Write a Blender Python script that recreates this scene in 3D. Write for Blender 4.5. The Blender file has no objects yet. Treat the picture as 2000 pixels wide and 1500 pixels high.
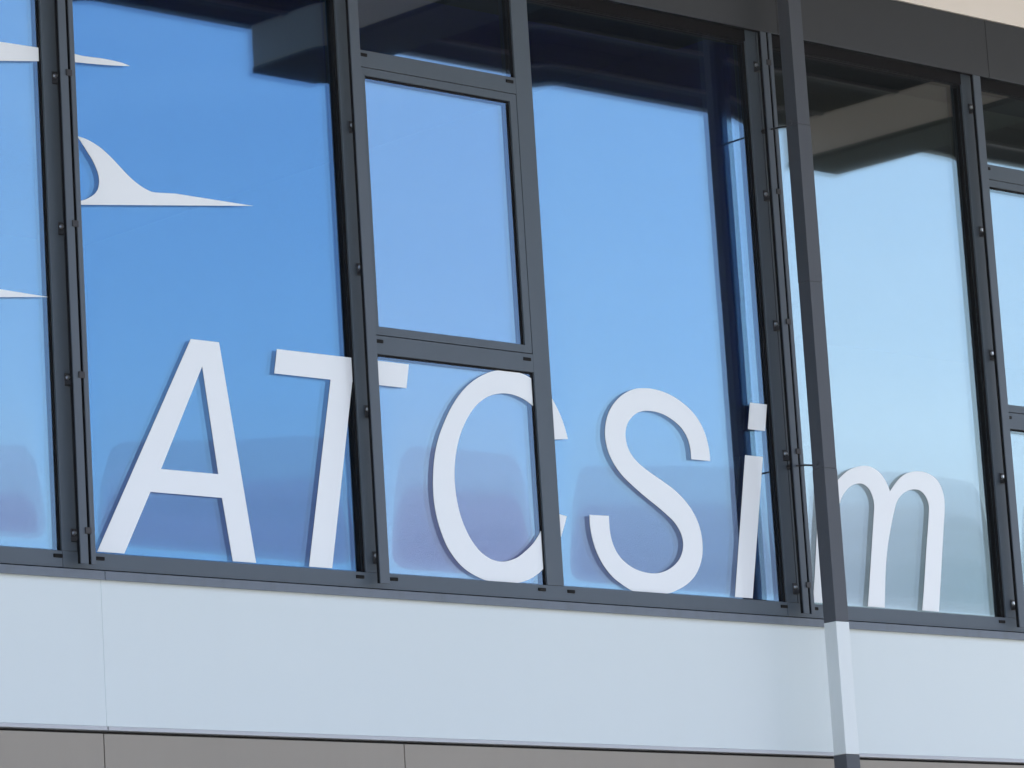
import bpy, bmesh, math, random
from mathutils import Vector, Matrix
from mathutils.geometry import tessellate_polygon

scene = bpy.context.scene
S = 1.25            # one layout unit = 1.25 m; x along the facade, y into the building, z up from eye level
RIDGES = [(480, 3.2), (650, 3.9), (860, 4.6), (1120, 5.2), (1430, 5.75), (1800, 6.3), (2250, 6.8), (2800, 7.25)]   # far ridges: distance, elevation of the crest in degrees
HAZE, HAZE_TOP, HORIZON_HAZE = .00022, 382, .9
EYE = 1.6           # eye height above the ground in metres
def P(x, y, z): return Vector((x * S, y * S, z * S + EYE))

# ------------------------------------------------------------------ camera
cam_d = bpy.data.cameras.new('camera')
cam = bpy.data.objects.new('camera', cam_d)
scene.collection.objects.link(cam)
cam_d.sensor_width = 36.0
cam_d.lens = 145.149
cam_d.clip_start = 0.1
cam_d.clip_end = 12000
rx = Vector((0.7351916, -0.6750983, -0.0611193)); ry = Vector((-0.0845758, -0.180816, 0.9798737)); rz = -Vector((0.6725625, 0.7152257, 0.1900314))
M = Matrix((rx, ry, rz)).transposed().to_4x4()
M.translation = P(0, 0, 0)
cam.matrix_world = M
scene.camera = cam

# ------------------------------------------------------------------ sky, sun, exposure
SUN_EL, SUN_AZ = math.radians(44), math.radians(52)   # azimuth from +Y (behind the building) towards +X
world = bpy.data.worlds.new('World'); scene.world = world
world.use_nodes = True
nt = world.node_tree
bg = nt.nodes['Background']
sky = nt.nodes.new('ShaderNodeTexSky')
sky.sky_type = 'NISHITA'
sky.sun_disc = False
sky.sun_elevation = SUN_EL
sky.sun_rotation = SUN_AZ
sky.altitude = 300
sky.air_density = 1.0
sky.dust_density = 0.7
sky.ozone_density = 0.7
# pale ground haze all round the horizon, gone by about 12 degrees up
tcw = nt.nodes.new('ShaderNodeTexCoord'); sx = nt.nodes.new('ShaderNodeSeparateXYZ')
nt.links.new(tcw.outputs['Generated'], sx.inputs['Vector'])
def wmath(op, a, b=None):
    m = nt.nodes.new('ShaderNodeMath'); m.operation = op
    for i, v in enumerate((a, b)):
        if v is None: continue
        if isinstance(v, (int, float)): m.inputs[i].default_value = v
        else: nt.links.new(v, m.inputs[i])
    return m.outputs[0]
q = wmath('DIVIDE', sx.outputs['Z'], .1167)
hz = wmath('MINIMUM', wmath('MULTIPLY', wmath('EXPONENT', wmath('MULTIPLY', wmath('MULTIPLY', q, q), -1.0)), HORIZON_HAZE), 1.0)
hmix = nt.nodes.new('ShaderNodeMix'); hmix.data_type = 'RGBA'
nt.links.new(hz, hmix.inputs['Factor']); nt.links.new(sky.outputs['Color'], hmix.inputs['A'])
hmix.inputs['B'].default_value = (7.4, 6.9, 7.1, 1)
# faint high cirrus, drawn out sideways
mpw = nt.nodes.new('ShaderNodeMapping'); mpw.inputs['Scale'].default_value = (2.2, 2.2, 26); mpw.inputs['Rotation'].default_value = (.10, -.14, 0)
nt.links.new(tcw.outputs['Generated'], mpw.inputs['Vector'])
cir = nt.nodes.new('ShaderNodeTexNoise'); cir.inputs['Scale'].default_value = 1.6; cir.inputs['Detail'].default_value = 5; cir.inputs['Roughness'].default_value = .55; cir.inputs['Distortion'].default_value = .4
nt.links.new(mpw.outputs['Vector'], cir.inputs['Vector'])
cr = nt.nodes.new('ShaderNodeMapRange'); cr.inputs['From Min'].default_value = .5; cr.inputs['From Max'].default_value = .78; cr.inputs['To Max'].default_value = .17
nt.links.new(cir.outputs['Fac'], cr.inputs['Value'])
cmix = nt.nodes.new('ShaderNodeMix'); cmix.data_type = 'RGBA'
nt.links.new(cr.outputs['Result'], cmix.inputs['Factor']); nt.links.new(hmix.outputs['Result'], cmix.inputs['A'])
cmix.inputs['B'].default_value = (7.2, 7.2, 7.6, 1)
nt.links.new(cmix.outputs['Result'], bg.inputs['Color'])
bg.inputs['Strength'].default_value = 0.10
sun_d = bpy.data.lights.new('sun', 'SUN')
sun_d.energy = 4.8
sun_d.angle = math.radians(0.5)
sun_d.color = (1.0, 0.955, 0.88)
sun = bpy.data.objects.new('sun', sun_d)
scene.collection.objects.link(sun)
sdir = Vector((math.sin(SUN_AZ) * math.cos(SUN_EL), math.cos(SUN_AZ) * math.cos(SUN_EL), math.sin(SUN_EL)))
sun.rotation_euler = sdir.to_track_quat('Z', 'Y').to_euler()
sun.location = (20, 40, 60)
vs = scene.view_settings
vs.view_transform = 'Standard'; vs.look = 'None'; vs.gamma = 1.0; vs.use_curve_mapping = False
vs.exposure = 1.90
scene.render.engine = 'CYCLES'
scene.cycles.use_denoising = True
scene.cycles.max_bounces = 12
scene.cycles.diffuse_bounces = 4
scene.cycles.glossy_bounces = 8
scene.cycles.transparent_max_bounces = 24
scene.cycles.caustics_reflective = False
scene.cycles.sample_clamp_indirect = 10

# ------------------------------------------------------------------ materials
def node_mat(name):
    m = bpy.data.materials.new(name); m.use_nodes = True
    return m, m.node_tree, m.node_tree.nodes, m.node_tree.links
def coat_mat(name, col, rough=0.5, spec=0.4, vary=0.06, scale=3.0, bump=0.0, bscale=900, metallic=0.0, streak=0.0):
    """paint or sheet: base colour with faint cloudy variation, vertical dirt streaks, fine relief"""
    m, t, n, l = node_mat(name)
    b = n['Principled BSDF']
    b.inputs['Metallic'].default_value = metallic
    b.inputs['Specular IOR Level'].default_value = spec
    co = n.new('ShaderNodeTexCoord')
    nz = n.new('ShaderNodeTexNoise'); nz.inputs['Scale'].default_value = scale; nz.inputs['Detail'].default_value = 6
    l.new(co.outputs['Object'], nz.inputs['Vector'])
    mx = n.new('ShaderNodeMix'); mx.data_type = 'RGBA'
    mx.inputs['A'].default_value = (*[c * (1 - vary) for c in col], 1)
    mx.inputs['B'].default_value = (*[min(1, c * (1 + vary)) for c in col], 1)
    l.new(nz.outputs['Fac'], mx.inputs['Factor'])
    outc = mx.outputs['Result']
    if streak:
        mp = n.new('ShaderNodeMapping'); mp.inputs['Scale'].default_value = (22, 22, 0.7)
        l.new(co.outputs['Object'], mp.inputs['Vector'])
        n2 = n.new('ShaderNodeTexNoise'); n2.inputs['Scale'].default_value = 1.0; n2.inputs['Detail'].default_value = 5
        l.new(mp.outputs['Vector'], n2.inputs['Vector'])
        mr = n.new('ShaderNodeMapRange'); mr.inputs['From Min'].default_value = 0.5; mr.inputs['From Max'].default_value = 0.8
        mr.inputs['To Min'].default_value = 0; mr.inputs['To Max'].default_value = streak
        l.new(n2.outputs['Fac'], mr.inputs['Value'])
        m2 = n.new('ShaderNodeMix'); m2.data_type = 'RGBA'
        l.new(mr.outputs['Result'], m2.inputs['Factor']); l.new(outc, m2.inputs['A'])
        m2.inputs['B'].default_value = (col[0] * .6, col[1] * .58, col[2] * .54, 1)
        outc = m2.outputs['Result']
    l.new(outc, b.inputs['Base Color'])
    n3 = n.new('ShaderNodeTexNoise'); n3.inputs['Scale'].default_value = scale * 5; n3.inputs['Detail'].default_value = 4
    l.new(co.outputs['Object'], n3.inputs['Vector'])
    r = n.new('ShaderNodeMapRange'); r.inputs['To Min'].default_value = rough * .85; r.inputs['To Max'].default_value = min(1, rough * 1.15)
    l.new(n3.outputs['Fac'], r.inputs['Value']); l.new(r.outputs['Result'], b.inputs['Roughness'])
    if bump:
        nb = n.new('ShaderNodeTexNoise'); nb.inputs['Scale'].default_value = bscale; nb.inputs['Detail'].default_value = 3
        l.new(co.outputs['Object'], nb.inputs['Vector'])
        bp = n.new('ShaderNodeBump'); bp.inputs['Strength'].default_value = bump; bp.inputs['Distance'].default_value = 0.001
        l.new(nb.outputs['Fac'], bp.inputs['Height']); l.new(bp.outputs['Normal'], b.inputs['Normal'])
    return m
def glass_mat(name, refl, r0, trans, rough):
    """one coated pane: part mirror, part see-through"""
    m, t, n, l = node_mat(name)
    n.remove(n['Principled BSDF'])
    out = n['Material Output']
    tr = n.new('ShaderNodeBsdfTransparent'); tr.inputs['Color'].default_value = (*trans, 1)
    gl = n.new('ShaderNodeBsdfGlossy'); gl.inputs['Color'].default_value = (*refl, 1); gl.inputs['Roughness'].default_value = rough
    lw = n.new('ShaderNodeLayerWeight'); lw.inputs['Blend'].default_value = .5      # 1 - cos
    pw = n.new('ShaderNodeMath'); pw.operation = 'POWER'; pw.inputs[1].default_value = 5
    l.new(lw.outputs['Facing'], pw.inputs[0])
    fr = n.new('ShaderNodeMath'); fr.operation = 'MULTIPLY_ADD'; fr.inputs[1].default_value = 1 - r0; fr.inputs[2].default_value = r0
    l.new(pw.outputs[0], fr.inputs[0])
    mx = n.new('ShaderNodeMixShader')
    l.new(fr.outputs[0], mx.inputs['Fac']); l.new(tr.outputs['BSDF'], mx.inputs[1]); l.new(gl.outputs['BSDF'], mx.inputs[2])
    l.new(mx.outputs['Shader'], out.inputs['Surface'])
    return m

FRAME = coat_mat('anthracite_powder_coat', (.076, .099, .120), .48, .4, .05, 2, .15, 700, streak=.12)
RAIL = coat_mat('anthracite_rail', (.078, .098, .118), .42, .4, .05, 2)
PIPE = coat_mat('dark_pipe_paint', (.066, .074, .086), .5, .35, .05, 3, .1, 700)
PIPEW = coat_mat('white_pipe_paint', (.69, .745, .735), .45, .4, .02, 3)
FLASH = coat_mat('zinc_flashing', (.125, .152, .182), .42, .5, .08, 4, streak=.35)
FASCIA = coat_mat('fascia_powder_coat', (.042, .046, .049), .5, .35, .05, 1.5, .15, 700)
WHITE = coat_mat('white_panel_paint', (.665, .735, .73), .55, .3, .012, 1.2, .12, 500, streak=.03)
TRIM = coat_mat('grey_trim', (.50, .52, .54), .5, .3, .03, 3)
GREY = coat_mat('warm_grey_panel', (.312, .282, .235), .55, .3, .05, 1.3, .12, 500, streak=.06)
CREAM = coat_mat('cream_panel', (.87, .82, .74), .6, .3, .02, 1.3)
RUBBER = coat_mat('black_gasket_and_gap_shade', (.007, .007, .008), .7, .12, .1, 5)
SLOT = coat_mat('black_drain_cap', (.006, .006, .006), .6, .15, .1, 5)
STEEL = coat_mat('bright_screw', (.93, .93, .94), .34, .5, .03, 20, metallic=1)
BRACKET = coat_mat('dark_bracket', (.03, .03, .032), .5, .4, .05, 5)
VINYL = coat_mat('white_vinyl', (.81, .845, .845), .10, .42, .01, 4)
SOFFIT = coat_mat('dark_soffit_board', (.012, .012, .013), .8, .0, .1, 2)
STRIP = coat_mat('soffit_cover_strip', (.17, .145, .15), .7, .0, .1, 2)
BEAM = coat_mat('beam_render', (.52, .39, .32), .9, .0, .08, 2, .2, 60)
FLANGE = coat_mat('shaded_beam_flange', (.045, .045, .042), .8, .0, .1, 2)  # flange tone darkened to carry the shade on the beam underside
ROOM_B = coat_mat('room_wall_blue_cast', (.010, .020, .22), .8, .2, .1, 1)  # blue put into the walls to give dark reflections a navy cast
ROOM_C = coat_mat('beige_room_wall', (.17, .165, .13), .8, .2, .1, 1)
CORE = coat_mat('dark_wall_core', (.03, .03, .03), .8, .2, .1, 1)
HEADM = coat_mat('head_shade_black', (.009, .009, .010), .7, .05, .1, 3)  # near-black puts the shade under the fascia into the colour
ROOF = coat_mat('roof_gravel', (.22, .21, .2), .9, .2, .2, 2)
def unit(name, outer, middle, inner, r0=(.19, .30, .22), t_o=(.90, .96, 1.0), t_m=(.5, .7, .9), t_i=(.5, .6, .85)):
    return [glass_mat(name + '_outer', outer, r0[0], t_o, .017), glass_mat(name + '_middle', middle, r0[1], t_m, .035), glass_mat(name + '_inner', inner, r0[2], t_i, .055)]
GLASS_BLUE = unit('deep_blue_glass', (.25, .52, .96), (.285, .53, .68), (.5, .7, .8))
GLASS_SKY = unit('blue_glass', (.42, .67, 1.0), (.50, .75, .86), (.7, .8, .85))
GLASS_VIOLET = unit('violet_glass', (.44, .66, 1.0), (.56, .75, .84), (.7, .8, .85))
GLASS_CLEAR = unit('clear_glass', (.73, .945, 1.0), (.60, .79, .97), (.8, .85, .85), (.21, .32, .22), (.97, .98, .97), (.85, .88, .86), (.8, .82, .8))

# ------------------------------------------------------------------ builders
def link(name, me, mat, parent=None):
    o = bpy.data.objects.new(name, me)
    scene.collection.objects.link(o)
    if mat: me.materials.append(mat)
    if parent: o.parent = parent
    return o
def add_box(bm, x0, x1, y0, y1, z0, z1, bev=0.0):
    vs_ = [bm.verts.new(P(x, y, z)) for z in (z0, z1) for y in (y0, y1) for x in (x0, x1)]
    f = [(0, 2, 3, 1), (4, 5, 7, 6), (0, 1, 5, 4), (2, 6, 7, 3), (0, 4, 6, 2), (1, 3, 7, 5)]
    fs = [bm.faces.new([vs_[i] for i in q]) for q in f]
    if bev:
        es = list({e for g in fs for e in g.edges})
        bmesh.ops.bevel(bm, geom=es, offset=bev * S, segments=2, profile=.5, affect='EDGES')
def add_prism(bm, prof, x0, x1):
    """profile in (y, z), counter-clockwise seen from +x, swept along x"""
    a = [bm.verts.new(P(x0, y, z)) for y, z in prof]; b = [bm.verts.new(P(x1, y, z)) for y, z in prof]
    n = len(prof)
    bm.faces.new(a[::-1]); bm.faces.new(b)
    for i in range(n): bm.faces.new((a[i], a[(i + 1) % n], b[(i + 1) % n], b[i]))
def add_tube(bm, pts, r, seg=10):
    """round bar through layout points (radius in layout units)"""
    pts = [P(*p) for p in pts]
    rings = []
    for i, p in enumerate(pts):
        d = (pts[min(i + 1, len(pts) - 1)] - pts[max(i - 1, 0)]).normalized()
        u = d.cross(Vector((0.13, 0.2, 1))).normalized(); v = d.cross(u)
        rings.append([bm.verts.new(p + (u * math.cos(k * math.tau / seg) + v * math.sin(k * math.tau / seg)) * r * S) for k in range(seg)])
    for a, b in zip(rings, rings[1:]):
        for k in range(seg): bm.faces.new((a[k], a[(k + 1) % seg], b[(k + 1) % seg], b[k]))
    bm.faces.new(rings[0][::-1]); bm.faces.new(rings[-1])
def done(bm, name, mat, parent=None, smooth=False):
    bmesh.ops.recalc_face_normals(bm, faces=bm.faces)
    me = bpy.data.meshes.new(name); bm.to_mesh(me); bm.free()
    if smooth:
        for p in me.polygons: p.use_smooth = True
    return link(name, me, mat, parent)
def box(name, mat, x0, x1, y0, y1, z0, z1, parent=None, bev=0.0):
    bm = bmesh.new(); add_box(bm, x0, x1, y0, y1, z0, z1, bev)
    return done(bm, name, mat, parent)
def empty(name, loc):
    o = bpy.data.objects.new(name, None); scene.collection.objects.link(o)
    o.location = loc; o.empty_display_size = .2
    return o
def adopt(parent):
    """children were built in world space: keep them there"""
    inv = Matrix.Translation(parent.location).inverted()
    for c in parent.children: c.matrix_parent_inverse = inv
def tag(o, label=None, cat=None, group=None, kind=None):
    if label: o['label'] = label
    if cat: o['category'] = cat
    if group: o['group'] = group
    if kind: o['kind'] = kind
    return o
SHAPES = {
 'A': [[(8.0322,2.6860),(8.1465,2.6860),(8.2535,1.9810),(8.1597,1.9810),(8.1280,2.1818),(7.8430,2.1818),(7.7306,1.9810),(7.6265,1.9810)],
  ],
 'A_hole': [[(8.0733,2.6016),(8.1179,2.2572),(7.8892,2.2572)],
  ],
 'T': [[(8.3850,2.6860),(8.7050,2.6860),(8.7050,2.6045),(8.6980,2.6045),(8.5690,1.9810),(8.4725,1.9810),(8.6058,2.6045),(8.3688,2.6045)],
  [(8.7950,2.6860),(8.9500,2.6860),(8.9337,2.6045),(8.7950,2.6045)],
  ],
 'C': [[(9.5139,2.6837),(9.5036,2.6875),(9.4933,2.6915),(9.4828,2.6952),(9.4719,2.6983),(9.4603,2.7005),(9.4482,2.7022),(9.4360,2.7035),(9.4238,2.7044),(9.4117,2.7052),(9.3996,2.7056),(9.3875,2.7055),(9.3754,2.7048),(9.3632,2.7035),(9.3510,2.7015),(9.3387,2.6990),(9.3265,2.6958),(9.3141,2.6920),(9.3018,2.6876),(9.2894,2.6825),(9.2770,2.6770),(9.2645,2.6710),(9.2521,2.6645),(9.2396,2.6574),(9.2270,2.6494),(9.2143,2.6405),(9.2014,2.6307),(9.1886,2.6202),(9.1764,2.6091),(9.1647,2.5975),(9.1534,2.5852),(9.1425,2.5725),(9.1320,2.5593),(9.1219,2.5457),(9.1121,2.5315),(9.1028,2.5171),(9.0940,2.5026),(9.0854,2.4883),(9.0773,2.4738),(9.0697,2.4592),(9.0627,2.4442),(9.0564,2.4290),(9.0507,2.4135),(9.0456,2.3978),(9.0412,2.3818),(9.0374,2.3654),(9.0341,2.3487),(9.0315,2.3318),(9.0294,2.3151),(9.0278,2.2985),(9.0267,2.2818),(9.0262,2.2653),(9.0263,2.2493),(9.0271,2.2338),(9.0285,2.2186),(9.0305,2.2038),(9.0330,2.1893),(9.0361,2.1753),(9.0397,2.1617),(9.0439,2.1483),(9.0487,2.1349),(9.0542,2.1212),(9.0603,2.1073),(9.0671,2.0938),(9.0745,2.0811),(9.0829,2.0692),(9.0921,2.0579),(9.1016,2.0474),(9.1112,2.0379),(9.1204,2.0297),(9.1296,2.0225),(9.1391,2.0160),(9.1491,2.0098),(9.1596,2.0041),(9.1705,1.9989),(9.1820,1.9942),(9.1945,1.9896),(9.2083,1.9852),(9.2231,1.9811),(9.2385,1.9774),(9.2540,1.9765),(9.2696,1.9765),(9.2856,1.9765),(9.3017,1.9765),(9.3179,1.9765),(9.3344,1.9765),(9.3512,1.9765),(9.3678,1.9765),(9.3837,1.9765),(9.3987,1.9795),(9.4133,1.9835),(9.4271,1.9879),(9.4401,1.9926),(9.4521,1.9979),(9.4632,2.0035),(9.4737,2.0095),(9.4835,2.0154),(9.4926,2.0215),(9.5008,2.0278),(9.5088,2.0341),(9.5169,2.0403),(9.5162,2.1781),(9.5110,2.1704),(9.5060,2.1626),(9.5007,2.1548),(9.4947,2.1469),(9.4879,2.1388),(9.4804,2.1304),(9.4725,2.1221),(9.4642,2.1143),(9.4556,2.1070),(9.4466,2.1000),(9.4372,2.0932),(9.4273,2.0865),(9.4172,2.0797),(9.4068,2.0730),(9.3958,2.0666),(9.3839,2.0610),(9.3706,2.0561),(9.3561,2.0516),(9.3416,2.0480),(9.3279,2.0456),(9.3154,2.0445),(9.3035,2.0445),(9.2919,2.0455),(9.2804,2.0475),(9.2686,2.0505),(9.2568,2.0545),(9.2453,2.0595),(9.2343,2.0652),(9.2241,2.0717),(9.2143,2.0791),(9.2051,2.0872),(9.1963,2.0959),(9.1880,2.1052),(9.1802,2.1153),(9.1728,2.1260),(9.1659,2.1371),(9.1594,2.1485),(9.1534,2.1605),(9.1479,2.1730),(9.1429,2.1862),(9.1386,2.2003),(9.1347,2.2151),(9.1315,2.2305),(9.1289,2.2461),(9.1268,2.2621),(9.1254,2.2785),(9.1246,2.2951),(9.1246,2.3117),(9.1255,2.3283),(9.1270,2.3449),(9.1294,2.3616),(9.1326,2.3783),(9.1366,2.3954),(9.1415,2.4127),(9.1471,2.4298),(9.1534,2.4461),(9.1603,2.4616),(9.1679,2.4764),(9.1762,2.4908),(9.1850,2.5048),(9.1946,2.5187),(9.2050,2.5323),(9.2157,2.5452),(9.2264,2.5568),(9.2372,2.5670),(9.2482,2.5760),(9.2592,2.5841),(9.2701,2.5913),(9.2806,2.5976),(9.2911,2.6030),(9.3017,2.6077),(9.3128,2.6119),(9.3246,2.6157),(9.3369,2.6189),(9.3494,2.6214),(9.3618,2.6233),(9.3739,2.6244),(9.3860,2.6249),(9.3981,2.6246),(9.4101,2.6238),(9.4224,2.6221),(9.4349,2.6197),(9.4469,2.6168),(9.4578,2.6137),(9.4674,2.6105),(9.4761,2.6069),(9.4840,2.6031),(9.4914,2.5994),(9.4982,2.5957),(9.5043,2.5921),(9.5101,2.5884),(9.5160,2.5848)],
  [(9.5935,2.6293),(9.5945,2.6280),(9.5953,2.6269),(9.5965,2.6253),(9.5985,2.6224),(9.6016,2.6179),(9.6055,2.6124),(9.6098,2.6060),(9.6141,2.5991),(9.6186,2.5917),(9.6234,2.5836),(9.6281,2.5751),(9.6325,2.5666),(9.6364,2.5581),(9.6401,2.5495),(9.6436,2.5405),(9.6470,2.5311),(9.6503,2.5210),(9.6534,2.5103),(9.6565,2.4994),(9.6596,2.4887),(9.5906,2.4818)],
  [(9.5942,2.2239),(9.6303,2.2189),(9.6275,2.2121),(9.6248,2.2054),(9.6220,2.1984),(9.6187,2.1907),(9.6145,2.1814),(9.6097,2.1710),(9.6050,2.1611),(9.6014,2.1534),(9.5991,2.1489),(9.5977,2.1464),(9.5967,2.1448),(9.5955,2.1427)],
  ],
 'S': [[(10.3493,2.4627),(10.3493,2.4728),(10.3495,2.4827),(10.3493,2.4930),(10.3481,2.5042),(10.3460,2.5167),(10.3431,2.5302),(10.3393,2.5439),(10.3345,2.5572),(10.3287,2.5700),(10.3218,2.5827),(10.3140,2.5949),(10.3055,2.6062),(10.2964,2.6165),(10.2865,2.6260),(10.2758,2.6349),(10.2641,2.6434),(10.2510,2.6517),(10.2367,2.6597),(10.2218,2.6672),(10.2072,2.6737),(10.1928,2.6794),(10.1784,2.6843),(10.1639,2.6885),(10.1494,2.6920),(10.1347,2.6949),(10.1198,2.6972),(10.1051,2.6988),(10.0909,2.6999),(10.0774,2.7004),(10.0642,2.7003),(10.0515,2.6997),(10.0393,2.6987),(10.0276,2.6976),(10.0165,2.6963),(10.0057,2.6944),(9.9946,2.6917),(9.9832,2.6881),(9.9717,2.6838),(9.9603,2.6789),(9.9491,2.6734),(9.9381,2.6674),(9.9272,2.6609),(9.9167,2.6537),(9.9066,2.6459),(9.8968,2.6373),(9.8873,2.6280),(9.8784,2.6183),(9.8706,2.6084),(9.8638,2.5984),(9.8580,2.5881),(9.8530,2.5775),(9.8487,2.5670),(9.8452,2.5562),(9.8424,2.5452),(9.8403,2.5343),(9.8391,2.5239),(9.8386,2.5143),(9.8390,2.5051),(9.8400,2.4962),(9.8415,2.4872),(9.8434,2.4781),(9.8458,2.4691),(9.8489,2.4601),(9.8526,2.4511),(9.8571,2.4422),(9.8622,2.4334),(9.8681,2.4246),(9.8746,2.4158),(9.8817,2.4071),(9.8895,2.3985),(9.8981,2.3898),(9.9076,2.3813),(9.9183,2.3728),(9.9300,2.3644),(9.9424,2.3560),(9.9552,2.3477),(9.9685,2.3393),(9.9823,2.3309),(9.9964,2.3225),(10.0104,2.3144),(10.0244,2.3065),(10.0386,2.2988),(10.0526,2.2912),(10.0661,2.2837),(10.0791,2.2763),(10.0918,2.2690),(10.1038,2.2619),(10.1148,2.2550),(10.1247,2.2487),(10.1337,2.2428),(10.1419,2.2369),(10.1494,2.2307),(10.1563,2.2239),(10.1625,2.2169),(10.1679,2.2098),(10.1726,2.2029),(10.1764,2.1963),(10.1794,2.1899),(10.1817,2.1835),(10.1834,2.1770),(10.1846,2.1704),(10.1852,2.1638),(10.1852,2.1572),(10.1845,2.1505),(10.1833,2.1437),(10.1814,2.1369),(10.1789,2.1301),(10.1760,2.1235),(10.1725,2.1170),(10.1686,2.1108),(10.1640,2.1046),(10.1588,2.0986),(10.1527,2.0927),(10.1458,2.0868),(10.1385,2.0812),(10.1307,2.0759),(10.1226,2.0709),(10.1139,2.0663),(10.1050,2.0620),(10.0959,2.0581),(10.0866,2.0547),(10.0772,2.0517),(10.0676,2.0492),(10.0582,2.0471),(10.0490,2.0455),(10.0401,2.0444),(10.0310,2.0438),(10.0213,2.0435),(10.0109,2.0436),(9.9999,2.0441),(9.9888,2.0450),(9.9779,2.0464),(9.9672,2.0481),(9.9565,2.0502),(9.9459,2.0528),(9.9353,2.0561),(9.9246,2.0601),(9.9139,2.0649),(9.9035,2.0701),(9.8938,2.0758),(9.8848,2.0819),(9.8764,2.0884),(9.8687,2.0954),(9.8617,2.1027),(9.8556,2.1104),(9.8503,2.1185),(9.8457,2.1269),(9.8417,2.1355),(9.8384,2.1441),(9.8358,2.1529),(9.8337,2.1620),(9.8321,2.1715),(9.8310,2.1820),(9.8305,2.1934),(9.8303,2.2042),(9.8302,2.2132),(9.8303,2.2197),(9.8306,2.2246),(9.8309,2.2287),(9.8313,2.2332),(9.7389,2.2309),(9.7386,2.2213),(9.7381,2.2118),(9.7378,2.2021),(9.7383,2.1918),(9.7394,2.1807),(9.7411,2.1690),(9.7434,2.1572),(9.7462,2.1454),(9.7496,2.1339),(9.7535,2.1223),(9.7581,2.1108),(9.7634,2.0996),(9.7694,2.0886),(9.7761,2.0778),(9.7835,2.0672),(9.7916,2.0570),(9.8005,2.0471),(9.8102,2.0376),(9.8205,2.0285),(9.8312,2.0201),(9.8426,2.0127),(9.8548,2.0059),(9.8671,1.9998),(9.8790,1.9940),(9.8907,1.9886),(9.9022,1.9837),(9.9134,1.9792),(9.9242,1.9765),(9.9341,1.9765),(9.9433,1.9765),(9.9527,1.9765),(9.9632,1.9765),(9.9745,1.9765),(9.9863,1.9765),(9.9993,1.9765),(10.0139,1.9765),(10.0312,1.9765),(10.0507,1.9765),(10.0703,1.9765),(10.0879,1.9765),(10.1028,1.9786),(10.1162,1.9827),(10.1287,1.9872),(10.1410,1.9919),(10.1532,1.9967),(10.1650,2.0016),(10.1764,2.0070),(10.1874,2.0128),(10.1981,2.0192),(10.2084,2.0262),(10.2182,2.0336),(10.2273,2.0414),(10.2357,2.0498),(10.2435,2.0587),(10.2506,2.0680),(10.2569,2.0776),(10.2626,2.0874),(10.2676,2.0976),(10.2718,2.1080),(10.2752,2.1185),(10.2777,2.1291),(10.2795,2.1399),(10.2805,2.1508),(10.2809,2.1615),(10.2809,2.1722),(10.2802,2.1828),(10.2789,2.1934),(10.2769,2.2040),(10.2743,2.2146),(10.2710,2.2251),(10.2671,2.2356),(10.2624,2.2458),(10.2568,2.2558),(10.2506,2.2656),(10.2436,2.2751),(10.2363,2.2842),(10.2285,2.2928),(10.2202,2.3010),(10.2115,2.3089),(10.2022,2.3167),(10.1927,2.3242),(10.1828,2.3315),(10.1722,2.3387),(10.1605,2.3459),(10.1475,2.3530),(10.1332,2.3601),(10.1186,2.3671),(10.1041,2.3739),(10.0898,2.3804),(10.0754,2.3867),(10.0613,2.3929),(10.0477,2.3992),(10.0346,2.4056),(10.0219,2.4119),(10.0099,2.4184),(9.9989,2.4249),(9.9890,2.4314),(9.9801,2.4379),(9.9721,2.4446),(9.9649,2.4515),(9.9585,2.4588),(9.9530,2.4662),(9.9483,2.4739),(9.9444,2.4818),(9.9415,2.4902),(9.9394,2.4990),(9.9381,2.5076),(9.9374,2.5157),(9.9373,2.5229),(9.9377,2.5295),(9.9389,2.5359),(9.9406,2.5425),(9.9430,2.5494),(9.9461,2.5565),(9.9497,2.5635),(9.9541,2.5701),(9.9592,2.5763),(9.9650,2.5823),(9.9714,2.5880),(9.9781,2.5933),(9.9852,2.5983),(9.9927,2.6029),(10.0006,2.6071),(10.0090,2.6107),(10.0177,2.6136),(10.0269,2.6160),(10.0365,2.6178),(10.0465,2.6191),(10.0570,2.6200),(10.0682,2.6203),(10.0795,2.6201),(10.0907,2.6195),(10.1017,2.6185),(10.1126,2.6170),(10.1235,2.6150),(10.1344,2.6124),(10.1452,2.6091),(10.1561,2.6052),(10.1669,2.6008),(10.1773,2.5960),(10.1876,2.5907),(10.1977,2.5851),(10.2072,2.5789),(10.2160,2.5722),(10.2238,2.5647),(10.2310,2.5565),(10.2373,2.5480),(10.2426,2.5393),(10.2468,2.5304),(10.2499,2.5214),(10.2522,2.5120),(10.2540,2.5025),(10.2550,2.4927),(10.2553,2.4826),(10.2552,2.4724),(10.2553,2.4623)],
  ],
 'i_dot': [[(10.5755,2.6920),(10.6630,2.6920),(10.6430,2.5940),(10.5545,2.5940)],
  ],
 'i_stem': [[(10.5305,2.4975),(10.6210,2.4975),(10.5150,1.9810),(10.4260,1.9810)],
  ],
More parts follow.
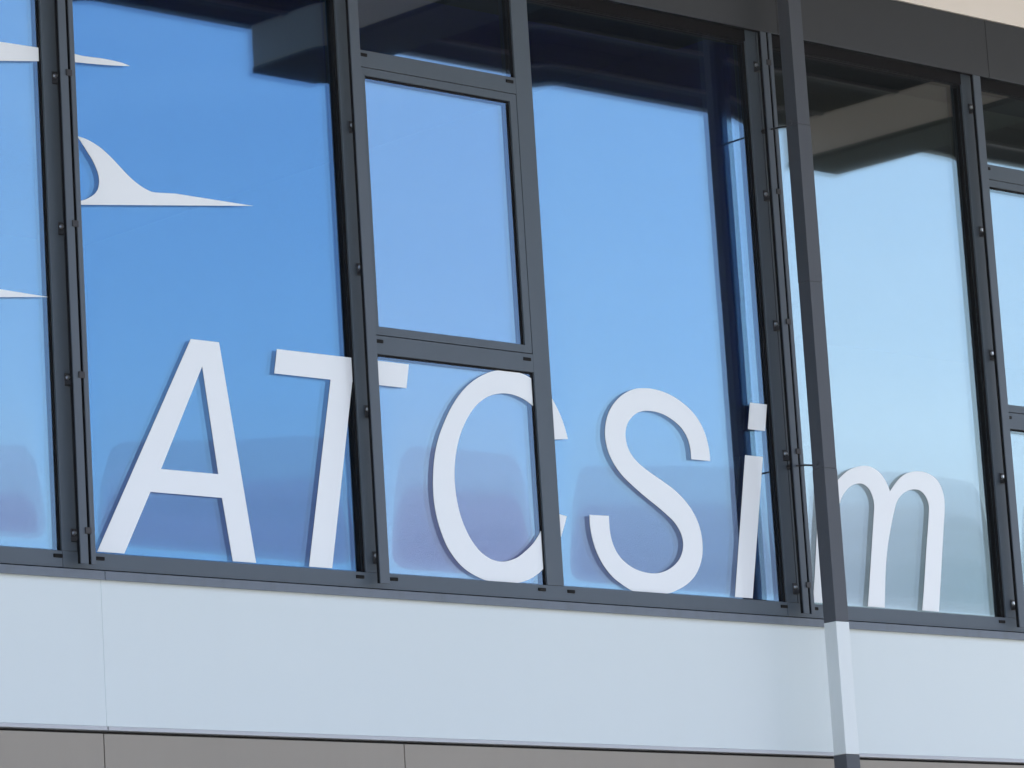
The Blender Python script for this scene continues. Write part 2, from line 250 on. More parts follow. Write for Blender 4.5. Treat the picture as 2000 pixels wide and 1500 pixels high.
 'm': [[(11.0006,2.4352),(11.0072,2.4401),(11.0137,2.4451),(11.0205,2.4501),(11.0279,2.4553),(11.0361,2.4609),(11.0449,2.4669),(11.0542,2.4728),(11.0638,2.4781),(11.0740,2.4828),(11.0846,2.4871),(11.0955,2.4911),(11.1068,2.4946),(11.1187,2.4977),(11.1310,2.5005),(11.1434,2.5028),(11.1551,2.5042),(11.1659,2.5047),(11.1762,2.5046),(11.1862,2.5036),(11.1962,2.5018),(11.2066,2.4991),(11.2170,2.4955),(11.2270,2.4912),(11.2360,2.4863),(11.2440,2.4808),(11.2510,2.4745),(11.2574,2.4680),(11.2630,2.4617),(11.2677,2.4556),(11.2716,2.4496),(11.2750,2.4438),(11.2781,2.4382),(11.2809,2.4330),(11.2833,2.4281),(11.2855,2.4233),(11.2878,2.4184),(11.2944,2.4250),(11.3009,2.4316),(11.3076,2.4382),(11.3148,2.4448),(11.3225,2.4517),(11.3307,2.4587),(11.3392,2.4655),(11.3480,2.4717),(11.3569,2.4774),(11.3662,2.4827),(11.3759,2.4875),(11.3864,2.4917),(11.3982,2.4955),(11.4110,2.4988),(11.4240,2.5015),(11.4362,2.5035),(11.4475,2.5047),(11.4583,2.5051),(11.4688,2.5050),(11.4788,2.5045),(11.4882,2.5037),(11.4972,2.5026),(11.5059,2.5010),(11.5146,2.4988),(11.5237,2.4960),(11.5328,2.4927),(11.5415,2.4887),(11.5495,2.4838),(11.5566,2.4780),(11.5631,2.4713),(11.5688,2.4640),(11.5737,2.4565),(11.5777,2.4489),(11.5808,2.4410),(11.5833,2.4327),(11.5851,2.4242),(11.5864,2.4155),(11.5871,2.4065),(11.5872,2.3971),(11.5867,2.3871),(11.5856,2.3765),(11.5839,2.3654),(11.5817,2.3537),(11.5793,2.3411),(11.5776,2.3331),(11.5763,2.3280),(11.5733,2.3147),(11.5666,2.2825),(11.5547,2.2239),(11.5390,2.1463),(11.5219,2.0614),(11.5055,1.9806),(11.4131,1.9811),(11.4174,1.9988),(11.4216,2.0156),(11.4260,2.0343),(11.4313,2.0577),(11.4377,2.0880),(11.4450,2.1233),(11.4526,2.1599),(11.4598,2.1940),(11.4668,2.2260),(11.4739,2.2574),(11.4805,2.2862),(11.4859,2.3105),(11.4899,2.3291),(11.4930,2.3433),(11.4952,2.3547),(11.4967,2.3647),(11.4974,2.3729),(11.4975,2.3789),(11.4967,2.3839),(11.4954,2.3893),(11.4933,2.3955),(11.4905,2.4017),(11.4871,2.4077),(11.4830,2.4132),(11.4784,2.4182),(11.4732,2.4229),(11.4673,2.4270),(11.4608,2.4302),(11.4534,2.4326),(11.4454,2.4343),(11.4368,2.4352),(11.4281,2.4354),(11.4190,2.4346),(11.4095,2.4330),(11.4000,2.4308),(11.3910,2.4283),(11.3826,2.4256),(11.3745,2.4225),(11.3667,2.4191),(11.3593,2.4151),(11.3521,2.4106),(11.3452,2.4055),(11.3388,2.4002),(11.3329,2.3949),(11.3278,2.3897),(11.3233,2.3844),(11.3192,2.3790),(11.3154,2.3733),(11.3121,2.3675),(11.3094,2.3617),(11.3066,2.3553),(11.3035,2.3480),(11.2997,2.3396),(11.2956,2.3304),(11.2914,2.3205),(11.2871,2.3102),(11.2829,2.2994),(11.2786,2.2881),(11.2742,2.2763),(11.2698,2.2644),(11.2653,2.2523),(11.2608,2.2399),(11.2563,2.2273),(11.2521,2.2145),(11.2483,2.2016),(11.2448,2.1885),(11.2415,2.1750),(11.2382,2.1610),(11.2351,2.1475),(11.2322,2.1344),(11.2292,2.1192),(11.2257,2.0996),(11.2216,2.0740),(11.2171,2.0439),(11.2124,2.0121),(11.2078,1.9812),(11.1171,1.9812),(11.1207,1.9974),(11.1240,2.0122),(11.1279,2.0298),(11.1331,2.0544),(11.1405,2.0903),(11.1496,2.1343),(11.1587,2.1792),(11.1666,2.2176),(11.1728,2.2481),(11.1783,2.2745),(11.1829,2.2970),(11.1867,2.3161),(11.1898,2.3307),(11.1920,2.3410),(11.1935,2.3491),(11.1944,2.3572),(11.1948,2.3651),(11.1945,2.3720),(11.1935,2.3786),(11.1918,2.3854),(11.1892,2.3930),(11.1859,2.4009),(11.1820,2.4084),(11.1774,2.4150),(11.1721,2.4205),(11.1660,2.4253),(11.1595,2.4293),(11.1528,2.4324),(11.1460,2.4346),(11.1390,2.4361),(11.1316,2.4367),(11.1238,2.4365),(11.1151,2.4354),(11.1058,2.4335),(11.0964,2.4309),(11.0875,2.4279),(11.0792,2.4244),(11.0713,2.4203),(11.0636,2.4157),(11.0563,2.4107),(11.0491,2.4051),(11.0421,2.3987),(11.0356,2.3924),(11.0302,2.3867),(11.0261,2.3821),(11.0231,2.3781),(11.0205,2.3741),(11.0178,2.3698),(11.0150,2.3652),(11.0125,2.3606),(11.0098,2.3553),(11.0067,2.3489),(11.0031,2.3409),(10.9992,2.3318),(10.9950,2.3219),(10.9909,2.3116),(10.9868,2.3009),(10.9827,2.2897),(10.9785,2.2781),(10.9742,2.2663),(10.9699,2.2544),(10.9655,2.2422),(10.9612,2.2298),(10.9572,2.2172),(10.9535,2.2044),(10.9502,2.1914),(10.9469,2.1782),(10.9438,2.1643),(10.9408,2.1511),(10.9380,2.1383),(10.9352,2.1233),(10.9319,2.1037),(10.9280,2.0776),(10.9237,2.0467),(10.9193,2.0139),(10.9149,1.9821),(10.8260,1.9821),(10.8458,2.0791),(10.9176,2.4716),(11.0076,2.4716)],
  ],
 'wing': [[(7.2182,3.5586),(7.4939,3.5630),(7.4954,3.5210),(7.2149,3.4837)],
  [(7.6150,3.5637),(7.6190,3.5633),(7.6229,3.5628),(7.6269,3.5624),(7.6311,3.5620),(7.6354,3.5616),(7.6396,3.5611),(7.6445,3.5608),(7.6506,3.5606),(7.6585,3.5607),(7.6676,3.5609),(7.6774,3.5613),(7.6872,3.5616),(7.6969,3.5620),(7.7069,3.5624),(7.7169,3.5628),(7.7266,3.5630),(7.7360,3.5631),(7.7452,3.5630),(7.7542,3.5629),(7.7634,3.5626),(7.7729,3.5623),(7.7826,3.5619),(7.7920,3.5614),(7.8002,3.5608),(7.8070,3.5601),(7.8127,3.5592),(7.8179,3.5583),(7.8227,3.5574),(7.8272,3.5566),(7.8312,3.5557),(7.8349,3.5549),(7.8388,3.5540),(7.8238,3.5522),(7.8092,3.5504),(7.7938,3.5487),(7.7767,3.5469),(7.7569,3.5452),(7.7352,3.5434),(7.7130,3.5418),(7.6917,3.5403),(7.6716,3.5389),(7.6522,3.5378),(7.6329,3.5366),(7.6136,3.5355)],
  ],
 'fin': [[(7.6175,3.2956),(7.6226,3.2951),(7.6278,3.2946),(7.6329,3.2940),(7.6381,3.2932),(7.6433,3.2923),(7.6485,3.2913),(7.6538,3.2900),(7.6594,3.2885),(7.6653,3.2867),(7.6715,3.2845),(7.6778,3.2822),(7.6841,3.2797),(7.6903,3.2772),(7.6964,3.2746),(7.7026,3.2717),(7.7087,3.2685),(7.7149,3.2650),(7.7210,3.2612),(7.7271,3.2572),(7.7332,3.2531),(7.7393,3.2489),(7.7454,3.2444),(7.7515,3.2399),(7.7576,3.2352),(7.7637,3.2305),(7.7698,3.2256),(7.7759,3.2207),(7.7819,3.2158),(7.7880,3.2110),(7.7939,3.2061),(7.8000,3.2012),(7.8064,3.1964),(7.8131,3.1915),(7.8202,3.1866),(7.8273,3.1818),(7.8345,3.1773),(7.8415,3.1733),(7.8484,3.1696),(7.8555,3.1661),(7.8629,3.1628),(7.8711,3.1595),(7.8797,3.1564),(7.8881,3.1537),(7.8953,3.1517),(7.9008,3.1506),(7.9051,3.1502),(7.9091,3.1502),(7.9136,3.1502),(7.9185,3.1502),(7.9235,3.1504),(7.9291,3.1507),(7.9358,3.1511),(7.9442,3.1517),(7.9541,3.1525),(7.9640,3.1533),(7.9729,3.1540),(7.9802,3.1545),(7.9866,3.1550),(7.9927,3.1554),(7.9989,3.1559),(8.3156,3.1528),(7.6144,3.0746),(7.6150,3.0865),(7.6186,3.0875),(7.6236,3.0891),(7.6285,3.0906),(7.6335,3.0923),(7.6386,3.0943),(7.6441,3.0968),(7.6497,3.0996),(7.6553,3.1027),(7.6607,3.1058),(7.6657,3.1091),(7.6707,3.1125),(7.6752,3.1161),(7.6793,3.1199),(7.6829,3.1240),(7.6861,3.1283),(7.6888,3.1329),(7.6910,3.1377),(7.6929,3.1427),(7.6943,3.1480),(7.6952,3.1535),(7.6958,3.1590),(7.6958,3.1648),(7.6954,3.1707),(7.6946,3.1767),(7.6934,3.1826),(7.6918,3.1883),(7.6897,3.1939),(7.6872,3.1996),(7.6845,3.2053),(7.6816,3.2111),(7.6783,3.2169),(7.6747,3.2228),(7.6707,3.2289),(7.6660,3.2352),(7.6607,3.2418),(7.6554,3.2484),(7.6505,3.2546),(7.6460,3.2604),(7.6418,3.2658),(7.6377,3.2711),(7.6337,3.2763),(7.6296,3.2813),(7.6255,3.2861),(7.6215,3.2908)],
  ],
 'tip': [[(7.1730,2.7765),(7.4802,2.7663),(7.1711,2.7349)],
  ],
}

# ------------------------------------------------------------------ the ground and what the windows mirror
GZ = -EYE / S
def sheet(name, mat, x0, x1, y0, y1, z):
    bm = bmesh.new()
    bm.faces.new([bm.verts.new(P(*p)) for p in ((x0, y0, z), (x1, y0, z), (x1, y1, z), (x0, y1, z))])
    return done(bm, name, mat)
GRASS = coat_mat('mown_grass', (.075, .10, .035), .9, .2, .35, .4, .6, 20)
ASPHALT = coat_mat('concrete_apron', (.42, .40, .37), .9, .2, .12, .5, .4, 80)
tag(sheet('ground', GRASS, -4200, 4200, -4200, 4200, GZ), kind='structure')
tag(sheet('apron', ASPHALT, -40, 60, -26, 60, GZ + .0035), kind='structure')

def polar(a, r):
    a = math.radians(a); return 9 + r * math.sin(a), 10 - r * math.cos(a)
def ridge(name, r0, crest_z, colour, colour_r, seed):
    """one long far ridge; mauve on the left part, grey-blue to the right"""
    m = coat_mat(name + '_cover', colour, .9, .2, .06, .05)
    hn, hl = m.node_tree.nodes, m.node_tree.links
    hc = hn.new('ShaderNodeTexCoord'); hs = hn.new('ShaderNodeSeparateXYZ'); hl.new(hc.outputs['Object'], hs.inputs['Vector'])
    dv = hn.new('ShaderNodeMath'); dv.operation = 'DIVIDE'; hl.new(hs.outputs['X'], dv.inputs[0]); hl.new(hs.outputs['Y'], dv.inputs[1])
    hr = hn.new('ShaderNodeMapRange'); hr.inputs['From Min'].default_value = -.95; hr.inputs['From Max'].default_value = -1.2
    hl.new(dv.outputs[0], hr.inputs['Value'])
    hm = hn.new('ShaderNodeMix'); hm.data_type = 'RGBA'; hl.new(hr.outputs['Result'], hm.inputs['Factor'])
    hl.new(hn['Principled BSDF'].inputs['Base Color'].links[0].from_socket, hm.inputs['A'])
    hm.inputs['B'].default_value = (*colour_r, 1)
    hl.new(hm.outputs['Result'], hn['Principled BSDF'].inputs['Base Color'])
    rnd = random.Random(seed)
    ph = [rnd.random() * 6 for _ in range(3)]
    vs_, fs = [], []
    NA, rings = 160, [(-.45, 0), (-.32, .12), (-.2, .4), (-.1, .75), (-.03, .96), (0, 1.0), (.06, .92), (.2, .45), (.4, 0)]
    for i in range(NA + 1):
        a = -60 + 170 * i / NA
        w = 1 + .035 * math.sin(a * .3 + ph[0]) + .02 * math.sin(a * .8 + ph[1]) + .008 * math.sin(a * 2.3 + ph[2])
        for f, k in rings:
            x, y = polar(a, r0 * (1 + f)); vs_.append(P(x, y, GZ - .02 + (crest_z * w - GZ) * k))
    n_ = len(rings)
    for i in range(NA):
        for j in range(n_ - 1):
            q = i * n_ + j; fs.append((q, q + n_, q + n_ + 1, q + 1))
    me = bpy.data.meshes.new(name); me.from_pydata(vs_, [], fs)
    for p_ in me.polygons: p_.use_smooth = True
    tag(link(name, me, m), kind='structure')
for k, (r0, el) in enumerate(RIDGES):
    ridge('hills', r0, 2 + r0 * math.tan(math.radians(el)), (.255, .185, .245), (.15, .185, .20), k)

# ------------------------------------------------------------------ the building
building = empty('office_building', P(9, 10, GZ))
tag(building, 'modern white and grey building with dark framed mirror windows and overhanging roof', 'building')
B = building
BAY = 3.194
BAYS = [4.292, 7.486, 10.680, 13.874]            # left edge of the double mullion of each bay
X0, X1 = 4.292, 17.153
M2OFF = {4.292: 1.219, 7.486: 1.219, 10.680: 1.194, 13.874: 1.219}
FRONT, BACK, GL = 10.0, 10.065, 10.012
SILL0, SILL1, HEAD0 = 1.923, 1.974, 4.048

# rough structure behind the cladding
box('wall_core', CORE, X0, X1, 10.03, 10.35, GZ, 1.90, B)
box('wall_core', CORE, X0, X1, 10.07, 10.35, 4.10, 4.72, B)
box('side_wall', WHITE, X0 - .3, X0, 10.0, 20, GZ, 4.727, B)
box('side_wall', WHITE, X1, X1 + .3, 10.0, 20, GZ, 4.727, B)
box('back_wall', WHITE, X0, X1, 19.8, 20, GZ, 4.727, B)
box('roof_slab', ROOF, X0 - .6, X1 + .6, 7.30, 20.2, 4.765, 5.02, B, .01)
# rooms behind the glass
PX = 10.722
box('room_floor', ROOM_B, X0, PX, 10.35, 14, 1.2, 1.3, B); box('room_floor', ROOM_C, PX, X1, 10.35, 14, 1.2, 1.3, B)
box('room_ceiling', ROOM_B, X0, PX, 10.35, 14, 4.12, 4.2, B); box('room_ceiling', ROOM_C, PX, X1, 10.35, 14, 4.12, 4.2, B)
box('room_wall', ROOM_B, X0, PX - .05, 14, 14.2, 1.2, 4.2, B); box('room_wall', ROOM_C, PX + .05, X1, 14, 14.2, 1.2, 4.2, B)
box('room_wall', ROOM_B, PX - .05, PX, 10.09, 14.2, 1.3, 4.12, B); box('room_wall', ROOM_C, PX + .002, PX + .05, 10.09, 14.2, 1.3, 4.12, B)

# overhanging roof: boards, cover strips, beams
SOF, OUT = 4.727, 7.374
n_board = 11; bw = (9.94 - OUT) / n_board
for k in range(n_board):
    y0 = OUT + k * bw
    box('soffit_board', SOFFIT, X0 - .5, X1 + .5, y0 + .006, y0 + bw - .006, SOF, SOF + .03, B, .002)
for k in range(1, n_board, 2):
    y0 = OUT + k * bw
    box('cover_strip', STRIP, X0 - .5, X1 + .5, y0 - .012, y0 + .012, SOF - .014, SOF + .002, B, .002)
box('roof_edge', FASCIA, X0 - .6, X1 + .6, OUT - .05, OUT, SOF - .004, 5.0, B, .003)
for k in range(-2, 3):
    xb = 10.535 + k * BAY
    if xb < X0 - .5 or xb > X1: continue
    box('roof_beam', BEAM, xb, xb + .325, OUT + .002, 9.94, 4.540, SOF - .002, B, .004)
    box('beam_flange', FLANGE, xb - .004, xb + .329, OUT, 9.94, 4.513, 4.5395, B, .003)

# cladding below the windows
JW = {4.292: 4.433, 7.486: 7.627, 10.680: 10.935, 13.874: 14.015}
for b in BAYS:
    xs, xe = JW[b], {4.292: 7.627, 7.486: 10.935, 10.680: 14.015}.get(b, X1)
    if b == BAYS[0]: box('white_panel', WHITE, X0, xs - .0007, FRONT, 10.03, 1.441, 1.912, B, .0015)
    xe_ = xe
    box('white_panel', WHITE, xs, xe_ - .0007, FRONT, 10.03, 1.441, 1.912, B, .0015)
    box('panel_trim', TRIM, xs + .004, xe_ - .0007, 9.996, 10.03, 1.4285, 1.4405, B, .0012)
    if b == BAYS[0]: box('panel_trim', TRIM, X0, xs - .0007, 9.996, 10.03, 1.4285, 1.4405, B, .0012)
for j in list(JW.values()): box('joint_strip', WHITE, j - .004, j + .003, 10.0018, 10.0295, 1.4435, 1.911, B)
gj = [X0] + sorted([JW[b] - .009 for b in BAYS] + [b + 1.345 for b in BAYS]) + [X1]
for a, c in zip(gj, gj[1:]):
    z1 = 1.419
    while z1 > GZ + .1:
        z0 = max(GZ + .02, z1 - .9)
        box('grey_panel', GREY, a + .002, c - .002, 10.006, 10.03, z0 + .004, z1, B, .0012)
        z1 = z0
# sill flashing, bent sheet with a drip edge
def flashing(x0, x1):
    bm = bmesh.new()
    add_prism(bm, [(9.9995, 1.9205), (9.984, 1.9165), (9.984, 1.8905), (9.9885, 1.8895), (9.9895, 1.893), (9.9895, 1.908), (9.9995, 1.911)][::-1], x0, x1)
    return done(bm, 'sill_flashing', FLASH, B)
js = [X0] + [JW[b] + .007 for b in BAYS] + [X1]
for a, c in zip(js, js[1:]): flashing(a, c - .003)
# blind box fascia, cream band above
fj = [X0] + sorted([b + .114 for b in BAYS] + [b + 1.293 for b in BAYS]) + [X1]
for a, c in zip(fj, fj[1:]):
    bm = bmesh.new()
    add_box(bm, a + .0015, c - .0015, 9.940, 9.949, 4.076, 4.3035, .001)
    fp = done(bm, 'fascia_panel', FASCIA, B)
    box('inner_lip', HEADM, a + .0015, c - .0015, 9.9495, 9.968, 4.0775, 4.084, fp)
box('blind_slat_pack', HEADM, X0, X1, 9.972, 9.996, 4.088, 4.25, B)
box('cream_band', CREAM, X0, X1, 9.944, 10.07, 4.312, SOF - .004, B, .002)
box('fascia_gap', CORE, X0, X1, 9.955, 10.07, 4.3045, 4.311, B)

def mullion(x0, x1, groove=None):
    bm = bmesh.new()
    if groove:
        add_box(bm, x0, groove - .002, FRONT, BACK, SILL1 + .0008, 4.10, .0012)
        add_box(bm, groove + .002, x1, FRONT, BACK, SILL1 + .0008, 4.10, .0012)
        add_box(bm, groove - .002, groove + .002, FRONT + .008, BACK - .001, SILL1 + .001, 4.09)
    else:
        add_box(bm, x0, x1, FRONT, BACK, SILL1 + .0008, 4.10, .0012)
    return done(bm, 'mullion', FRAME, B)

BRZ = [2.030, 2.5145, 2.9915, 3.475, 3.961]
def screw_mesh():
    bm = bmesh.new()
    bmesh.ops.create_cone(bm, cap_ends=True, segments=14, radius1=.0075 * S, radius2=.0056 * S, depth=.006 * S, matrix=Matrix.Rotation(math.pi / 2, 4, 'X'))
    bmesh.ops.create_cone(bm, cap_ends=True, segments=6, radius1=.0026 * S, radius2=.0026 * S, depth=.0066 * S, matrix=Matrix.Rotation(math.pi / 2, 4, 'X') @ Matrix.Translation((0, 0, .0004)))
    me = bpy.data.meshes.new('screw'); bm.to_mesh(me); bm.free(); me.materials.append(STEEL)
    return me
SCREW = screw_mesh()
def bracket_mesh():
    bm = bmesh.new()   # in layout units around the screw, tab on the mullion face, arm out to the rail
    add_box(bm, -.010, .010, -.004, 0, -.026, .014, .0008)
    add_box(bm, -.010, .020, -.046, -.0042, -.026, -.012, .0008)
    for v in bm.verts: v.co.z -= EYE
    bmesh.ops.recalc_face_normals(bm, faces=bm.faces)
    me = bpy.data.meshes.new('bracket'); bm.to_mesh(me); bm.free(); me.materials.append(BRACKET)
    return me
BRK = bracket_mesh()
def rail(x0, x1, zb=1.929):
    bm = bmesh.new()   # U-shaped guide, open to the window side
    add_box(bm, x0, x1, 9.952, 9.9565, zb, 4.092, .0008)
    r = done(bm, 'guide_rail', RAIL, B)
    box('gap_shade', RUBBER, x0 + .0004, x1 - .0004, 9.9567, 9.9685, zb + .002, 4.090, r)  # black strip stands in for the shaded gap behind the rail
    return r
def brackets(r, xs):
    for z in BRZ:
        for name, me, y in (('bracket', BRK, 9.9995), ('screw', SCREW, 9.9925)):
            o = bpy.data.objects.new(name, me); scene.collection.objects.link(o)
            o.location = P(xs, y, z); o.parent = r
def clips(r, x0, x1):
    for z in BRZ:
        box('clip', BRACKET, x0, x1, 9.947, 9.9515, z - .008, z + .012, r, .0006)

def pillow(x, z, x0, x1, z0, z1, amount):
    """tilt (radians) of an insulating pane bulged by warm gas: strongest just above the bottom seal"""
    s = z - z0
    f = (1 - math.exp(-(s / .05) ** 2)) * math.exp(-s / .75)
    d0, d1 = x - x0, x1 - x
    mk = (1 - math.exp(-(max(d0, 0) / .075) ** 2)) * (1 - math.exp(-(max(d1, 0) / .055) ** 2))
    return amount * f * mk
def pane(x0, x1, z0, z1, mats, parent, amount=0.0, tilt=0.0, y=GL):
    """triple glazing: three sheets, with the slight real-world bulge in their surface normals"""
    for k, m in enumerate(mats):
        nx = 28
        nz = max(8, int((z1 - z0) / .02)) if amount else 4
        yy = y + k * .0118
        vs_, fs, no = [], [], []
        for j in range(nz + 1):
            z = z0 + (z1 - z0) * j / nz
            for i in range(nx + 1):
                x = x0 + (x1 - x0) * i / nx
                vs_.append(P(x, yy, z))
                t = pillow(x, z, x0, x1, z0, z1, amount) * (1.0, .66, 1.4)[k] + tilt
                no.append(Vector((0, -math.cos(t), -math.sin(t))))
        for j in range(nz):
            for i in range(nx):
                a = j * (nx + 1) + i
                fs.append((a, a + 1, a + nx + 2, a + nx + 1))
        me = bpy.data.meshes.new('glass_pane'); me.from_pydata(vs_, [], fs)
        for p in me.polygons: p.use_smooth = True
        me.normals_split_custom_set_from_vertices(no)
        link('glass_pane', me, m, parent)
def gasket(x0, x1, z0, z1, w=.005, y0=10.0075):
    bm = bmesh.new(); y1 = GL - .0004
    add_box(bm, x0, x1, y0, y1, z1 - w, z1); 
    add_box(bm, x0, x0 + w, y0, y1, z0, z1 - w - .0002); add_box(bm, x1 - w, x1, y0, y1, z0, z1 - w - .0002)
    return bm
def spacer(x0, x1, z0, z1, parent, w=.011):
    bm = bmesh.new(); y0, y1 = GL + .0012, GL + .0106
    for k in range(2):
        a, c = y0 + k * .0118, y1 + k * .0118
        add_box(bm, x0, x1, a, c, z1 - w, z1 + .003); add_box(bm, x0, x1, a, c, z0 - .003, z0 + w * .5)
        add_box(bm, x0, x0 + w, a, c, z0 + w * .5 + .0002, z1 - w - .0002); add_box(bm, x1 - w, x1, a, c, z0 + w * .5 + .0002, z1 - w - .0002)
    return done(bm, 'edge_spacer', RUBBER, parent)
def window(x0, x1, z0, z1, mats, amount, tilt=0.0):
    w = done(gasket(x0 + .0003, x1 - .0003, z0, z1 - .0003), 'window', RUBBER, B)
    pane(x0 + .0005, x1 - .0005, z0 - .004, z1 + .004, mats, w, amount, tilt)
    spacer(x0, x1, z0, z1, w)
    return w
def bar(name, x0, x1, z0, z1, parent, y0=FRONT):
    return box(name, FRAME, x0, x1, y0, BACK - .001, z0, z1, parent, .001)
def slots(o, xs, z, y=FRONT):
    for x in xs: 
        bm = bmesh.new(); add_box(bm, x - .0170, x + .0170, y - .004, y + .002, z - .0056, z + .0056, .0018)
        done(bm, 'drain_cap', SLOT, o)

AM = math.radians(3.2)
for b in BAYS:
    first = b < 10
    GA = GLASS_BLUE if first else GLASS_CLEAR
    GS = GLASS_SKY if first else GLASS_CLEAR
    GV = GLASS_VIOLET if first else GLASS_CLEAR
    m2 = b + M2OFF[b]; m3 = b + 2.024; nb = b + BAY
    mullion(b, b + .086, b + .057)
    mullion(m2, m2 + .080)
    mullion(m3, m3 + .077)
    # sill and head frames run through the bay
    s = bar('sill_frame', b + .0008, nb - .0008, SILL0, SILL1, B)
    slots(s, [b + .141, m2 - .029, m2 + .116, m3 - .028, m3 + .107, nb - .018], SILL1 - .0165)
    for a, c in ((b + .086, m2), (m2 + .080, m3), (m3 + .077, nb)):
        box('head_frame', HEADM, a + .0006, c - .0006, FRONT, BACK - .001, HEAD0, 4.0995, B, .001)
    window(b + .086, m2, SILL1, HEAD0, GA, AM)
    window(m3 + .077, nb, SILL1, HEAD0, GS, AM)
    # middle bay: top light, opening casement, lower light
    a, c = m2 + .080, m3
    t1 = bar('transom', a + .0006, c - .0006, 3.6875, 3.745, B); slots(t1, [a + .030, c - .030], 3.7285)
    t2 = bar('transom', a + .0006, c - .0006, 2.707, 2.7695, B); slots(t2, [a + .030, c - .030], 2.750)
    window(a, c, 3.745, HEAD0, GV, 0, .0072)
    window(a, c, SILL1, 2.707, GV, AM)
    # casement sash, mitred frame with a narrow joint round it
    q0, q1, p0, p1, wd, wz = a + .003, c - .003, 2.7725, 3.6845, .030, .0265
    bm = bmesh.new()
    def mitre(pts):
        f = [bm.verts.new(P(x, FRONT + .0005, z)) for x, z in pts]; k_ = [bm.verts.new(P(x, BACK - .002, z)) for x, z in pts]
        bm.faces.new(f); bm.faces.new(k_[::-1])
        for i in range(4): bm.faces.new((f[i], k_[i], k_[(i + 1) % 4], f[(i + 1) % 4]))
    e = .0003
    mitre([(q0, p0), (q1, p0), (q1 - wd, p0 + wz), (q0 + wd, p0 + wz)])
    mitre([(q0, p1), (q0 + wd, p1 - wz), (q1 - wd, p1 - wz), (q1, p1)])
    mitre([(q0, p0 + e * 2), (q0 + wd, p0 + wz + e), (q0 + wd, p1 - wz - e), (q0, p1 - e * 2)])
    mitre([(q1, p0 + e * 2), (q1, p1 - e * 2), (q1 - wd, p1 - wz - e), (q1 - wd, p0 + wz + e)])
    sash = done(bm, 'casement_window', FRAME, B)
    done(gasket(q0 + wd, q1 - wd, p0 + wz, p1 - wz, .0055), 'gasket', RUBBER, sash)
    pane(q0 + wd, q1 - wd, p0 + wz - .003, p1 - wz + .003, GV, sash, 0, .004)
    spacer(q0 + wd + .0005, q1 - wd - .0005, p0 + wz, p1 - wz, sash)
    # guide rails of the outside blinds
    o = b - 7.486
    r1 = rail(b + .033, b + .062); brackets(r1, b + .0435); clips(r1, b + .052, b + .074)
    rail(b + .073, b + .0905)
    r2 = rail(m2 + .017, m2 + .058, 1.932); brackets(r2, m2 + .040)
mullion(BAYS[-1] + BAY, X1, None)
adopt(building)

# ------------------------------------------------------------------ downpipe in front of the facade
dp = empty('downpipe', P(10.73, 9.818, GZ))
tag(dp, 'square dark grey downpipe with a white section where it crosses the white band', 'downpipe')
PX0, PX1, PY0, PY1 = 10.698, 10.764, 9.789, 9.846
segs = [(4.512, 3.690, 0, PIPE), (3.6896, 3.108, .0007, PIPE), (3.1076, 2.428, .0001, PIPE), (2.4276, 1.8775, .0008, PIPE), (1.8770, 1.4075, .0010, PIPEW), (1.4070, GZ + .005, .0018, PIPE)]
for z1, z0, g, m in segs:
    o = box('pipe_section', m, PX0 - g, PX1 + g, PY0 - g, PY1 + g, z0, z1, dp, .0018)
    if m is PIPEW: o['label'] = 'white painted section of the downpipe'
for zw, zp in ((3.712, 3.694), (2.466, 2.445)):
    bm = bmesh.new()
    add_tube(bm, [(10.738, 9.997, zw), (10.735, 9.97, zw), (10.722, 9.90, (zw + zp) / 2 + .001), (10.712, 9.845, zp)], .0035, 8)
    rod = done(bm, 'tie_rod', BRACKET, dp, True)
    bm = bmesh.new(); add_tube(bm, [(10.738, 9.9995, zw), (10.738, 9.985, zw)], .010, 12); done(bm, 'wall_plug', BRACKET, rod)
    bm = bmesh.new(); add_tube(bm, [(10.699, 9.822, zp + .004), (10.692, 9.822, zp + .004)], .0085, 12); done(bm, 'bolt', PIPE, rod)
adopt(dp)
for r_ in dp.children:
    pass

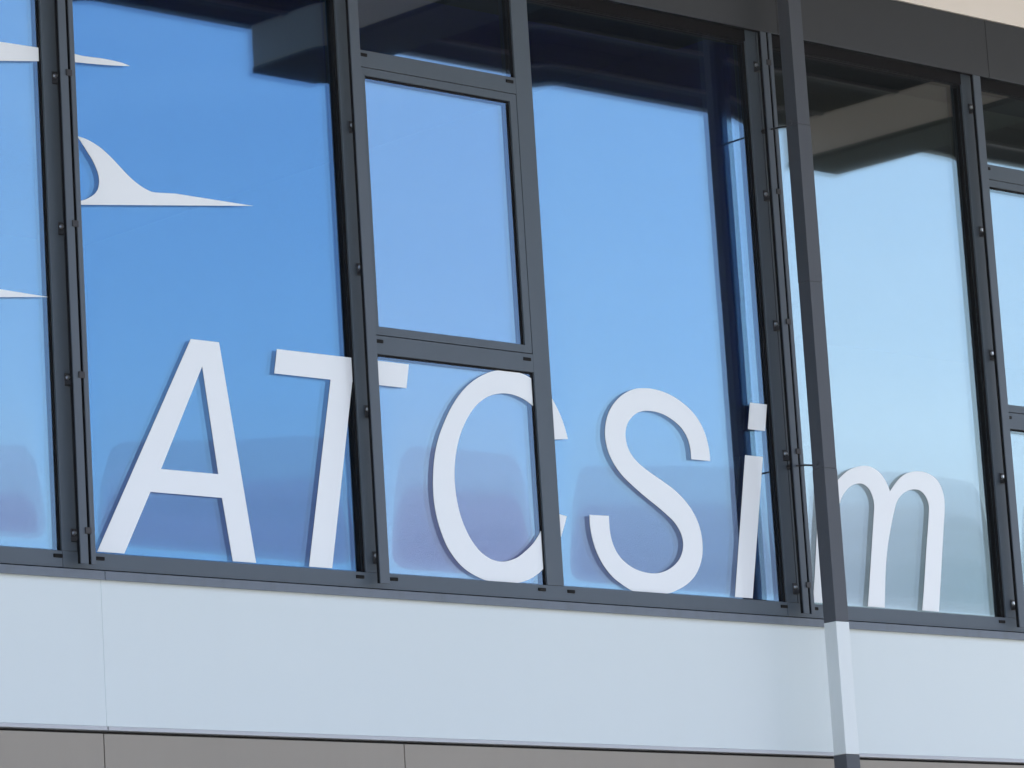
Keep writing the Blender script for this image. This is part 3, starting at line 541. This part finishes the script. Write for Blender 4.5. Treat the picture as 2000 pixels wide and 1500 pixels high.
# ------------------------------------------------------------------ white vinyl lettering and emblem on the glass
YF, YB = 10.0104, 10.0116
def vinyl(name, polys, holes=(), parent=None):
    bm = bmesh.new()
    for poly in polys:
        loops = [poly] + [h for h in holes]
        flat = [p for lp in loops for p in lp]
        tris = tessellate_polygon([[Vector((x, z, 0)) for x, z in lp] for lp in loops])
        f = [bm.verts.new(P(x, YF, z)) for x, z in flat]; k = [bm.verts.new(P(x, YB, z)) for x, z in flat]
        for t in tris:
            try:
                bm.faces.new([f[i] for i in t]); bm.faces.new([k[i] for i in t[::-1]])
            except ValueError: pass
        o = 0
        for lp in loops:
            n = len(lp)
            for i in range(n):
                a, c = o + i, o + (i + 1) % n
                bm.faces.new((f[a], f[c], k[c], k[a]))
            o += n
    return done(bm, name, VINYL, parent)
LG = 'white letters across the windows'
tag(vinyl('letter', SHAPES['A'], SHAPES['A_hole']), 'white capital letter A on the lower part of the wide left window', 'letter', LG)
tag(vinyl('letter', SHAPES['T']), 'white capital letter T cut in two by the guide rail right of the A', 'letter', LG)
tag(vinyl('letter', SHAPES['C']), 'white capital letter C on the pane below the opening casement', 'letter', LG)
tag(vinyl('letter', SHAPES['S']), 'white capital letter S on the wide window left of the downpipe', 'letter', LG)
li = empty('letter', P(10.53, YF, 1.981)); tag(li, 'white small letter i with its dot beside the double guide rails', 'letter', LG)
vinyl('stem', SHAPES['i_stem'], (), li); vinyl('dot', SHAPES['i_dot'], (), li); adopt(li)
tag(vinyl('letter', SHAPES['m']), 'white small letter m partly behind the downpipe', 'letter', LG)
em = empty('emblem', P(7.6, YF, 3.1)); tag(em, 'white swooping emblem of fin and pointed blades across the two left windows', 'emblem')
vinyl('upper_blade', SHAPES['wing'], (), em); vinyl('fin', SHAPES['fin'], (), em); vinyl('lower_blade', SHAPES['tip'], (), em); adopt(em)

# ------------------------------------------------------------------ the air
bm = bmesh.new(); HX = 4300
add_box(bm, -HX, HX, -HX, HX, GZ - .8, HAZE_TOP)
hz_o = done(bm, 'haze', None)
hmat = bpy.data.materials.new('pale_haze'); hmat.use_nodes = True
hmat.node_tree.nodes.remove(hmat.node_tree.nodes['Principled BSDF'])
pv = hmat.node_tree.nodes.new('ShaderNodeVolumePrincipled')
pv.inputs['Color'].default_value = (.93, .92, .95, 1); pv.inputs['Density'].default_value = HAZE; pv.inputs['Anisotropy'].default_value = .3
hmat.node_tree.links.new(pv.outputs['Volume'], hmat.node_tree.nodes['Material Output'].inputs['Volume'])
hz_o.data.materials.append(hmat); hz_o['kind'] = 'stuff'
